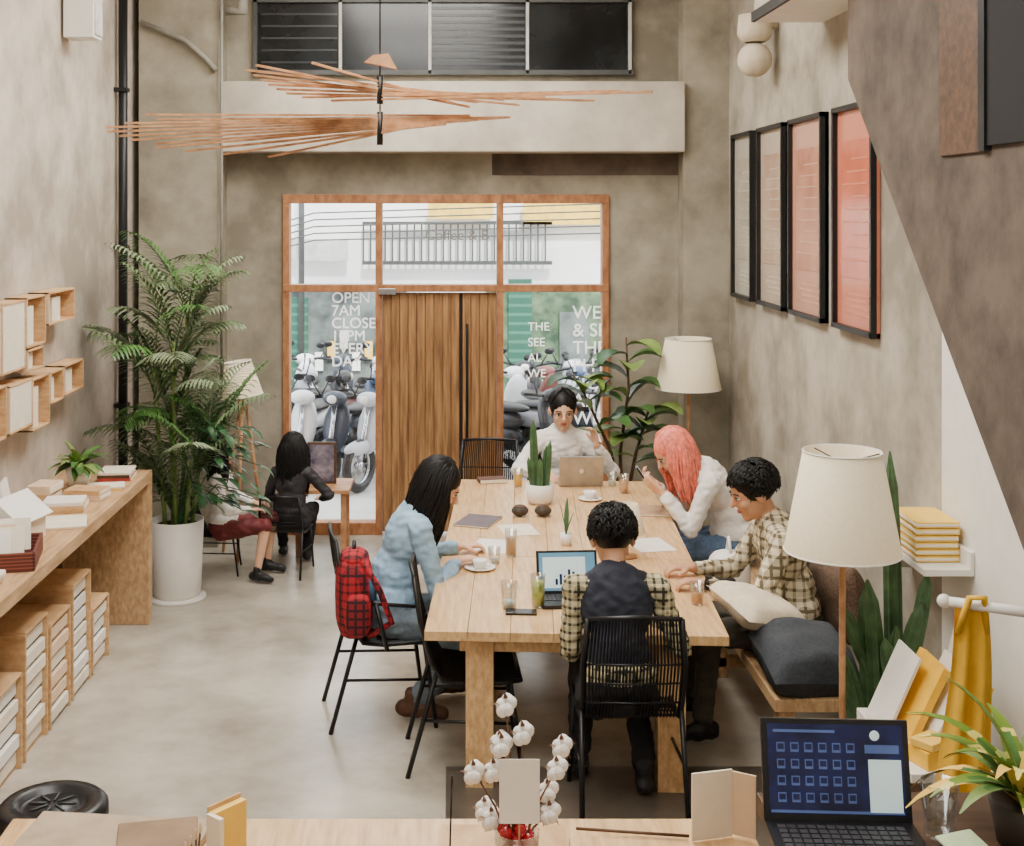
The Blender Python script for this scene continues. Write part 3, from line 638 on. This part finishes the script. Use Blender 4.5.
# mini cactus pot on table
b=B();p=onz(540,503,TZ);b.lathe([(0,0),(.07,0),(.09,.03),(.095,.13),(.085,.13),(.08,.11),(0,.11)],p,white);b.lathe([(0,.115),(.085,.112)],p,soil)
for q in((-.03,0,.55,.026),(.03,.01,.38,.02),(.0,-.03,.3,.02),(.045,-.02,.42,.018),(-.05,.02,.3,.016)): cactus(b,p+V((q[0],q[1],.1)),p+V((q[0]*1.5,q[1],q[2])),q[3],cact,n=5)
b.obj('potted_cactus')
for x in(520,543):
    b=B();p=onz(x,516,TZ);b.ell(p+V((0,0,.035)),(.055,.05,.035),M('bowl_dark',(66,58,50),.6,bump=.4,scale=30));b.torus(p+V((0,0,.06)),.03,.008,wooddk,axis='Z',n=16,k=6);b.obj('round_stone_pot')
b=B();p=V((.995,7.3,TZ));b.lathe([(.1,.14),(.06,.3),(.055,.3),(.095,.14)],p,lampm);b.cyl(p,p+V((0,0,.24)),.008,woods);b.lathe([(0,.015),(.05,.012),(.055,0),(0,0)],p,woods);b.obj('table_lamp')
b=B();p=onz(566,545,TZ);b.leaf(p+V((0,0,.06)),(-.2,0,1),.2,.04,0,cact);b.lathe([(0,0),(.03,0),(.035,.07),(0,.06)],p,white);b.leaf(p+V((0,0,.05)),(.3,0,1),.15,.04,.2,cact);b.leaf(p+V((0,0,.05)),(.05,.2,1),.22,.03,.2,cact);b.obj('potted_succulent')
# small side table back-left with picture
b=B();b.b2((-1.2,10.1,.0),(-1.16,10.14,.5),woods);b.b2((-.85,10.1,0),(-.81,10.14,.5),woods);b.b2((-1.2,10.45,0),(-1.16,10.49,.5),woods);b.b2((-.85,10.45,0),(-.81,10.49,.5),woods);b.b2((-1.24,10.06,.5),(-.78,10.52,.53),woods);b.obj('side_table')
b=B();b.b2((-1.13,10.3,.53),(-.9,10.32,.86),wooddk);b.b2((-1.11,10.295,.55),(-.92,10.3,.84),M('photo_pic',(150,140,150),.4,scale=10,col2=(60,60,80)));b.box((-1.01,10.36,.65),(.02,.01,.28),wooddk,rot=R(x=-20));b.obj('picture_frame')
# backpack
rp=M('red_plaid',(170,28,38),.8,kind='plaid',freq=24,col2=(52,18,26),var=.1)
b=B();c=V((-.5,6.78,.70));b.ell(c,(.1,.15,.22),rp,e1=.6,e2=.6,rot=R(z=8));b.ell(c+V((.03,-.13,-.07)),(.07,.05,.11),rp,e1=.6,e2=.6);b.ell(c+V((.0,0,.19)),(.08,.12,.05),rp)
b.tube([c+V((.05,-.1,.2)),c+V((.14,-.12,.05)),c+V((.2,-.1,-.12)),c+V((.08,-.08,-.2))],.018,rp);b.tube([c+V((0,-.03,.22)),c+V((0,0,.27)),c+V((0,.04,.22))],.01,black)
b.tube([c+V((.12,-.12,-.02)),c+V((.18,-.14,-.25))],.012,blackp);b.cyl(c+V((.1,-.1,.0)),c+V((.1,-.1,.12)),.025,M('bottle_blue',(60,100,130),.3));b.obj('backpack')
b=B();c=V((1.62,7.55,.58));b.ell(c,(.12,.14,.14),white,e1=.7,e2=.7);b.ell(c+V((-.05,-.1,-.04)),(.08,.06,.08),M('bag_black',(40,40,44),.7),e1=.7,e2=.7);b.tube([c+V((0,-.05,.12)),c+V((0,0,.22)),c+V((0,.06,.12))],.01,white);b.obj('handbag')
# ================ PEOPLE
def ik(a,c,l1,l2,pole):
    a=V(a);c=V(c);d=c-a;L=d.length;mx=(l1+l2)*.995
    if L>mx: c=a+d*(mx/L);d=c-a;L=mx
    u=d/L;x=(l1*l1-l2*l2+L*L)/(2*L);h=math.sqrt(max(0,l1*l1-x*x));p=V(pole);p=(p-u*p.dot(u)).normalized()
    return a+u*x+p*h,c
class Body:
    def __init__(s): s.p=[];s.b=B();s.dm=M('tmp')
    def cap(s,a,b,ra,rb,l):
        a=V(a);b=V(b);s.b.ell(a,ra,s.dm,sg=14,rg=10);s.b.ell(b,rb,s.dm,sg=14,rg=10)
        if (a-b).length>1e-4: s.b.tube([a,b],[ra,rb],s.dm,n=14)
        s.p.append(('c',a,b,ra,rb,l))
    def ell(s,c,r,rot,l): s.b.ell(c,r,s.dm,rot=rot,sg=20,rg=14);s.p.append(('e',V(c),r,rot.to_3x3(),0,l))
def person(name,pel,fwd,lean,look,hands,feet,shirt,pants,shoe,hair,hmat,sc=1.0,sk=None,sleeve='long',vest=None,female=False,glasses=False,legskin=False,voxel=.007,hairlen=.35,tp=None,curl=35,hs=1.1,watch=False,nh=300,wav=.006):
    sk=sk or skin;pel=V(pel);fwd=V((fwd[0],fwd[1],0)).normalized();rt=V((fwd.y,-fwd.x,0));up=V((0,0,1))
    T=lambda a: up*math.cos(math.radians(a))+fwd*math.sin(math.radians(a))
    mats=[sk,shirt,pants,shoe,vest or shirt];SK,SH,PA,SO,VE=range(5)
    wa=pel+T(lean*.4)*.16*sc;ch=wa+T(lean)*.2*sc;nb=ch+T(lean*1.25)*.14*sc
    f=V(look).normalized();hc=nb+(T(lean*1.3)*.165+f*.035)*sc
    hr=f.cross(up).normalized();hu=hr.cross(f).normalized()
    bd=Body()
    def fr3(u,sd):
        u=u.normalized();y=u.cross(sd).normalized();return Matrix((( sd.x,y.x,u.x),(sd.y,y.y,u.y),(sd.z,y.z,u.z))).to_4x4()
    r1=fr3(T(lean*.4),rt);r2=fr3(T(lean),rt);sw=(.158 if female else .185)*sc
    top=VE
    hipw=.095*sc
    bd.ell(pel+up*.02*sc,(.175*sc,.13*sc,.13*sc),r1,PA)
    bd.ell(wa,(.142*sc,.112*sc,.17*sc),r1,top);bd.ell(ch+T(lean)*.02*sc,((.152 if female else .165)*sc,.115*sc,.19*sc),r2,top)
    if female: 
        for sx in(-1,1): bd.ell(ch+fwd*.062*sc+rt*sx*.06*sc,(.06*sc,.052*sc,.07*sc),r2,top)
    bd.ell(wa-T(lean*.4)*.08*sc,(.172*sc,.132*sc,.10*sc),r1,SH)
    shL=nb-T(lean)*.055*sc-rt*sw;shR=nb-T(lean)*.055*sc+rt*sw
    bd.cap(nb-T(lean)*.035*sc-rt*sw*.55,nb-T(lean)*.035*sc+rt*sw*.55,.06*sc,.06*sc,top)
    bd.cap(nb-T(lean)*.02*sc,nb+T(lean)*.012*sc,.07*sc,.058*sc,SH)
    bd.cap(nb,hc-hu*.05*sc-f*.02*sc,.05*sc,.05*sc,SK)
    WR=None
    for sd,sh in((-1,shL),(1,shR)):
        tgt,hd,pn,pole=hands[0 if sd<0 else 1];tgt=V(tgt);hd=V(hd).normalized();pn=V(pn);pn=(pn-hd*pn.dot(hd)).normalized()
        el,wr=ik(sh,tgt-hd*.08*sc,.29*sc,.26*sc,pole)
        if sd<0: WR=(el,wr)
        bd.cap(nb-T(lean)*.045*sc+rt*sd*sw*.5,sh,.06*sc,.06*sc,SH)
        bd.cap(sh,el,.059*sc,.047*sc,SH)
        m=el.lerp(wr,.84 if sleeve=='long' else .3)
        if sleeve=='long': bd.cap(el,m,.047*sc,.037*sc,SH);bd.cap(m,wr,.027*sc,.024*sc,SK)
        else: bd.cap(el,el.lerp(wr,.25),.05*sc,.046*sc,SH);bd.cap(el,wr,.038*sc,.025*sc,SK)
        s_=hd.cross(pn).normalized()
        cr=curl
        for i,(o,fl_) in enumerate(((-.03,.058),(-.01,.075),(.01,.08),(.03,.07))):
            kn=wr+hd*.085*sc+s_*o*sc*.95-pn*.004;bd.cap(wr+s_*o*.5*sc,kn,.014*sc,.012*sc,SK)
            q=kn;ang=cr*.5
            for j in range(3):
                a=math.radians(ang);dd=hd*math.cos(a)+pn*math.sin(a)+s_*o*3;l_=fl_*(.45,.32,.25)[j]*sc;q2=q+dd*l_;bd.cap(q,q2,(.0095-.001*j)*sc,(.0088-.001*j)*sc,SK);q=q2;ang+=cr
        ts=s_*(1 if (s_.dot(rt)*-sd>0) else -1)
        t0=wr+hd*.025*sc+ts*.022*sc;t1=t0+(hd*.6+ts*.7+pn*.25).normalized()*.04*sc;t2=t1+(hd*.9+ts*.25+pn*.3).normalized()*.032*sc
        bd.cap(t0,t1,.0135*sc,.011*sc,SK);bd.cap(t1,t2,.0105*sc,.009*sc,SK)
        hip=pel+rt*sd*hipw-up*.02*sc;an,toe,kp=feet[0 if sd<0 else 1];kn,an=ik(hip,an,.44*sc,.42*sc,kp)
        bd.cap(hip,kn,.092*sc,.066*sc,PA)
        if legskin: bd.cap(kn.lerp(hip,.3),kn,.07*sc,.055*sc,SK);bd.cap(kn,an,.052*sc,.034*sc,SK)
        else: bd.cap(kn,an.lerp(kn,.12),.064*sc,.052*sc,PA);bd.cap(an.lerp(kn,.1),an,.038*sc,.035*sc,SK)
        tv=V(toe).normalized();bd.cap(an-tv*.045*sc-up*.03*sc,an-up*.03*sc+tv*.03*sc,.04*sc,.044*sc,SO);bd.cap(an-up*.02*sc,an+tv*.15*sc-up*.04*sc,.042*sc,.032*sc,SO);bd.cap(an,an+up*.03*sc,.04*sc,.04*sc,SO)
    bsc=sc;sc=sc*hs
    hm=Matrix(((hr.x,f.x,hu.x),(hr.y,f.y,hu.y),(hr.z,f.z,hu.z))).to_4x4()
    h=lambda x,y,z: hc+(hr*x+f*y+hu*z)*sc
    e=lambda c,r: bd.ell(c,tuple(k*sc for k in r),hm,SK)
    e(h(0,-.005,.03),(.074,.092,.085));e(h(0,.018,-.03),(.058,.07,.082));e(h(0,.055,-.088),(.026,.024,.022));e(h(0,.02,.02),(.066,.07,.06))
    bd.cap(h(0,.086,.012),h(0,.104,-.022),.008*sc,.012*sc,SK)
    for sx in(-1,1): e(h(sx*.076,-.005,-.005),(.012,.022,.03));e(h(sx*.032,.06,-.025),(.024,.024,.022));
    ob=bd.b.obj(name+'_body_tmp',keep=True);rm=ob.modifiers.new('r','REMESH');rm.mode='VOXEL';rm.voxel_size=voxel
    sm=ob.modifiers.new('s','SMOOTH');sm.factor=.5;sm.iterations=2
    dg=bpy.context.evaluated_depsgraph_get();me=bpy.data.meshes.new_from_object(ob.evaluated_get(dg));bpy.data.objects.remove(ob)
    me.materials.clear()
    for m in mats: me.materials.append(m)
    n=len(me.polygons);C=np.zeros(n*3);me.polygons.foreach_get('center',C);C=C.reshape(n,3);best=np.full(n,1e9);lab=np.zeros(n,int)
    for p in bd.p:
        if p[0]=='c':
            a=np.array(p[1]);bb=np.array(p[2])-a;l2=max(bb@bb,1e-9);t=np.clip(((C-a)@bb)/l2,0,1);d=np.linalg.norm(C-a-t[:,None]*bb,axis=1)-(p[3]+(p[4]-p[3])*t)
        else:
            q=(C-np.array(p[1]))@np.array(p[3]);r=np.array(p[2]);d=(np.linalg.norm(q/r,axis=1)-1)*min(r)
        k=d<best;best[k]=d[k];lab[k]=p[5]
    me.polygons.foreach_set('material_index',lab.astype(np.int32));me.polygons.foreach_set('use_smooth',[True]*n)
    nl_=len(me.loops);ls=np.zeros(n,int);lt=np.zeros(n,int);lv=np.zeros(nl_,int)
    me.polygons.foreach_get('loop_start',ls);me.polygons.foreach_get('loop_total',lt);me.loops.foreach_get('vertex_index',lv)
    nv=len(me.vertices);vl=np.zeros(nv,bool);fl_=np.repeat(lab!=0,lt);vl[lv[fl_]]=True
    co_=np.zeros(nv*3);no_=np.zeros(nv*3);me.vertices.foreach_get('co',co_);me.vertices.foreach_get('normal',no_);co_=co_.reshape(nv,3);no_=no_.reshape(nv,3)
    dsp=np.zeros(nv)
    for i in np.nonzero(vl)[0]:
        q=V(co_[i]);dsp[i]=noise.noise(q*9)*.010+noise.noise(V((q.x*22,q.y*22,q.z*34)))*.0075
    co_+=no_*dsp[:,None];me.vertices.foreach_set('co',co_.ravel());me.update()
    E=empty(name,(pel.x,pel.y,0));o=bpy.data.objects.new('body',me);bpy.context.scene.collection.objects.link(o);setpar(o,E)
    if watch:
        b=B();el,wr=WR;q=wr.lerp(el,.06);u=(wr-el).normalized();b.cyl(q-u*.015,q+u*.015,.034*bsc,black,n=18);b.box(q+V((0,-.01,.034)),(.035,.035,.01),black);b.obj('wristwatch',parent=E)
    b=B()
    for sx in(-1,1):
        b.ell(h(sx*.031,.0775,.006),(.0125*sc,.010*sc,.0062*sc),eyew,rot=hm,sg=12,rg=8);b.ell(h(sx*.031,.0855,.0055),(.0062*sc,.004*sc,.0058*sc),brow,rot=hm,sg=10,rg=8)
        b.tube([h(sx*.014,.089,.024),h(sx*.03,.089,.029),h(sx*.049,.077,.023)],.0028*sc,brow,n=6)
        b.tube([h(sx*.017,.087,.0105),h(sx*.031,.088,.0135),h(sx*.045,.079,.008)],.002*sc,brow,n=5)
        if glasses: b.tube([h(sx*.033+.02*math.cos(k*.63)*1.1,.099,.004+.018*math.sin(k*.63)) for k in range(11)],.0013*sc,black,n=5);b.tube([h(sx*.055,.097,.006),h(sx*.076,.0,.01)],.0013*sc,black,n=5)
    b.ell(h(0,.082,-.052),(.019*sc,.011*sc,.0045*sc),lip,rot=hm,sg=12,rg=8);b.ell(h(0,.081,-.0585),(.015*sc,.011*sc,.005*sc),lip,rot=hm,sg=12,rg=8)
    b.obj('face',parent=E)
    b=B();hcn=h(0,-.014,.036);rr=V((.083,.098,.09))*sc
    b.ell(hcn,tuple(rr),hmat,rot=hm,sg=24,rg=16)
    rnd=random.Random(sum(map(ord,name)))
    def sp(th,ph,k=1.0): return hcn+hr*rr.x*k*math.sin(th)*math.sin(ph)-f*rr.y*k*math.sin(th)*math.cos(ph)+hu*rr.z*k*math.cos(th)
    if hair=='short':
        for i in range(900):
            ph=rnd.uniform(-math.pi,math.pi);lim=1.75 if abs(ph)<1.9 else 1.0;th=math.acos(1-rnd.random()*(1-math.cos(lim)))
            j1,j2=rnd.uniform(-.25,.25),rnd.uniform(-.4,.4)
            p0=sp(th,ph,.97);p1=sp(th+.15,ph+j1,1.09+rnd.uniform(0,.05));p2=sp(th+.38,ph+j2,1.07+rnd.uniform(0,.14))
            b.tube([p0,p1,p2],[.006*sc,.0055*sc,.001*sc],hmat,n=5)
    else:
        for i in range(nh):
            ph=rnd.uniform(-2.15,2.15);pts=[sp(t,ph+(.25*(1-t)*(1 if ph>0 else -1)),1.0+rnd.uniform(0,.07)) for t in(.1,.5,.9,1.3)]
            if hair=='bun':
                tgt=h(0,-.12,.05);pts.append(pts[-1].lerp(tgt,.6));pts.append(tgt);b.tube(pts,[.006*sc]*len(pts),hmat,n=5);continue
            hl=hairlen*rnd.uniform(.7,1.05)*sc;q=pts[-1];sd=(q-hcn).normalized();dr=V((0,0,-1))
            side=V((sd.x,sd.y,0))
            tail=[];w1=rnd.uniform(0,6)
            for k in range(1,6):
                t=k/5;q2=q+dr*hl*t+side*(.025*math.sin(t*3))*sc+(V(tp) if tp else V((0,0,0)))*t*hl+V((math.sin(w1+t*5)*wav,math.cos(w1+t*4)*wav,0));tail.append(q2)
            pts+=tail;b.tube(pts,[.006*sc]*(len(pts)-2)+[.0045*sc,.0015*sc],hmat,n=5)
        if hair=='bun': b.ell(h(0,-.13,.06),(.045*sc,.04*sc,.045*sc),hmat,rot=hm)
    b.obj('hair',parent=E)
    return E
vestm=M('vest_navy',(38,42,54),.8,bump=.2,scale=30,var=.1)
plg=M('shirt_plaid_dark',(204,192,152),.8,kind='plaid',freq=26,col2=(46,44,36));plw=M('shirt_plaid_light',(228,216,186),.8,kind='plaid',freq=20,col2=(104,92,68))
blue=M('shirt_blue',(150,184,210),.8,bump=.25,scale=14,var=.1);whs=M('shirt_white',(236,232,226),.8,bump=.25,scale=12,var=.05)
olive=M('pants_olive',(74,70,60),.85,scale=20);jean=M('jeans',(84,108,138),.85,scale=40,var=.15);jeanl=M('jeans_grey',(120,134,146),.85,scale=30);blk=M('pants_black',(28,28,32),.85)
shoeb=M('shoe_black',(28,28,30),.5);boot=M('boot_brown',(94,62,44),.6);shoew=M('shoe_white',(220,216,210),.6)
D=(0,0,-1)
person('man_in_vest',(.76,5.85,.53),(0,1),15,(-.12,1,-.4),
 [((.68,6.26,.79),(.15,1,0),D,(-.55,-1,-.45)),((.92,6.25,.79),(-.2,1,0),D,(.55,-1,-.45))],
 [((.62,6.2,.09),(-.1,1,0),(0,1,1)),((.9,6.02,.09),(.2,1,0),(0,1,1))],plg,blk,shoeb,'short',hairb,sc=1.02,vest=vestm,sk=skin2,hs=1.2)
person('man_in_plaid_shirt',(1.80,6.78,.55),(-1,.03),15,(-1,-.1,-.35),
 [((1.22,6.66,.795),(-1,.1,0),D,(.2,-.5,-1)),((1.2,6.92,.795),(-1,-.1,0),D,(.2,.6,-1))],
 [((1.28,6.6,.09),(-1,-.3,0),(-1,0,1)),((1.3,6.98,.09),(-1,.2,0),(-1,0,1))],plw,olive,shoeb,'short',hairb,sc=1.08,sk=skin2,hs=1.15,watch=True)
person('woman_with_pink_hair',(1.84,8.35,.57),(-1,-.12),33,(-1,-.2,-.7),
 [((1.27,8.22,.97),(-.7,.3,.5),(-.2,.5,.6),(.1,-.3,-1)),((1.27,8.38,.97),(-.7,-.3,.5),(-.2,-.5,.6),(.1,.3,-1))],
 [((1.38,8.2,.09),(-1,-.1,0),(-1,0,1)),((1.4,8.5,.09),(-1,.1,0),(-1,0,1))],whs,jean,shoew,'long',hairp,sc=1.1,female=True,hairlen=.3,tp=(.35,0,0),nh=420,wav=.02,hs=1.12)
b=B();b.box((1.23,8.29,1.0),(.012,.075,.15),blackp,rot=R(y=-35));b.box((1.237,8.29,1.005),(.002,.068,.14),scrw,rot=R(y=-35));b.obj('smartphone',bevel=.002)
person('woman_at_laptop',(.84,9.8,.5),(0,-1),6,(.0,-1,-.22),
 [((1.06,9.58,1.05),(-.25,-.1,1),(-.6,-.3,0),(.9,-.3,-1)),((.72,9.3,.795),(.2,-1,0),D,(-1,0,-.6))],
 [((.98,9.5,.09),(0,-1,0),(0,-1,1)),((.76,9.5,.09),(0,-1,0),(0,-1,1))],whs,jean,shoeb,'bun',hairb,sc=1.08,female=True,glasses=True,hs=1.15)
person('woman_in_blue_shirt',(-.33,6.98,.555),(1,.22),20,(1,.0,-.6),
 [((.14,7.4,.79),(.9,.2,0),D,(-.3,.5,-1)),((.12,7.12,.79),(.9,.4,0),D,(-.1,-.7,-1))],
 [((-.1,7.2,.09),(1,.2,0),(1,0,1)),((-.2,6.9,.09),(1,-.3,0),(1,0,1))],blue,jeanl,boot,'long',hairb,sc=1.08,female=True,hairlen=.34,tp=(-.3,0,0),nh=420,wav=.012,hs=1.12)
person('woman_seen_from_behind',(-1.2,9.8,.36),(.15,1),5,(.2,1,-.1),
 [((-1.2,10.1,.48),(.2,1,0),D,(-1,0,-1)),((-1.0,10.05,.48),(-.2,1,0),D,(1,0,-1))],
 [((-1.3,10.15,.07),(0,1,0),(-.2,1,1)),((-1.1,10.02,.07),(0,1,0),(.2,1,1))],M('shirt_dark',(44,42,46)),blk,shoeb,'long',hairb,sc=.8,female=True,hairlen=.42,voxel=.008,nh=500,hs=1.25,wav=.02)
chair((-1.72,9.72,0),-85,sc=.66,backh=.85)
person('seated_woman_with_bare_legs',(-1.68,9.62,.36),(1,-.1),-4,(1,.1,-.2),
 [((-1.4,9.75,.5),(1,-.2,0),D,(0,1,-1)),((-1.4,9.55,.5),(1,.2,0),D,(0,-1,-1))],
 [((-1.36,9.68,.07),(1,-.2,0),(1,0,1)),((-1.4,9.42,.07),(1,-.4,0),(1,0,1))],whs,M('skirt_red',(110,44,46)),shoeb,'long',hairb,sc=.8,female=True,legskin=True,voxel=.008)
# ================ LIGHTS
def area(name,loc,sx,sy,e,col=(1,.97,.92),rot=(0,0,0)):
    l=bpy.data.lights.new(name,'AREA');l.shape='RECTANGLE';l.size=sx;l.size_y=sy;l.energy=e;l.color=col
    o=bpy.data.objects.new(name,l);o.location=loc;o.rotation_euler=[math.radians(a) for a in rot];bpy.context.scene.collection.objects.link(o)
area('interior_fill',(-.3,8.0,4.9),1.6,3.6,330,(1,.95,.87))  # added fill lamps without fixtures, to brighten the closed room
area('interior_fill',(-.3,4.0,4.9),1.6,2.6,200,(1,.96,.9))
area('interior_fill',(-.2,-.8,4.5),3,2,60,(1,.97,.93),(50,0,0))  # added tilted fill from behind the camera
su=bpy.data.lights.new('sun','SUN');su.energy=8;su.angle=.1;so=bpy.data.objects.new('sun',su);so.rotation_euler=(math.radians(42),0,math.radians(12));bpy.context.scene.collection.objects.link(so)
w=bpy.data.worlds.new('world');bpy.context.scene.world=w;w.use_nodes=True;w.node_tree.nodes['Background'].inputs[0].default_value=(.88,.94,1,1);w.node_tree.nodes['Background'].inputs[1].default_value=5
# ================ CAMERA
cd=bpy.data.cameras.new('camera');co=bpy.data.objects.new('camera',cd);bpy.context.scene.collection.objects.link(co)
co.location=(0,0,H);co.rotation_euler=(math.radians(90),0,0);cd.sensor_fit='HORIZONTAL';cd.sensor_width=36;cd.lens=F/1024*36
cd.shift_x=(512-CX)/1024;cd.shift_y=-(423-CY)/1024;cd.clip_start=.05
bpy.context.scene.camera=co
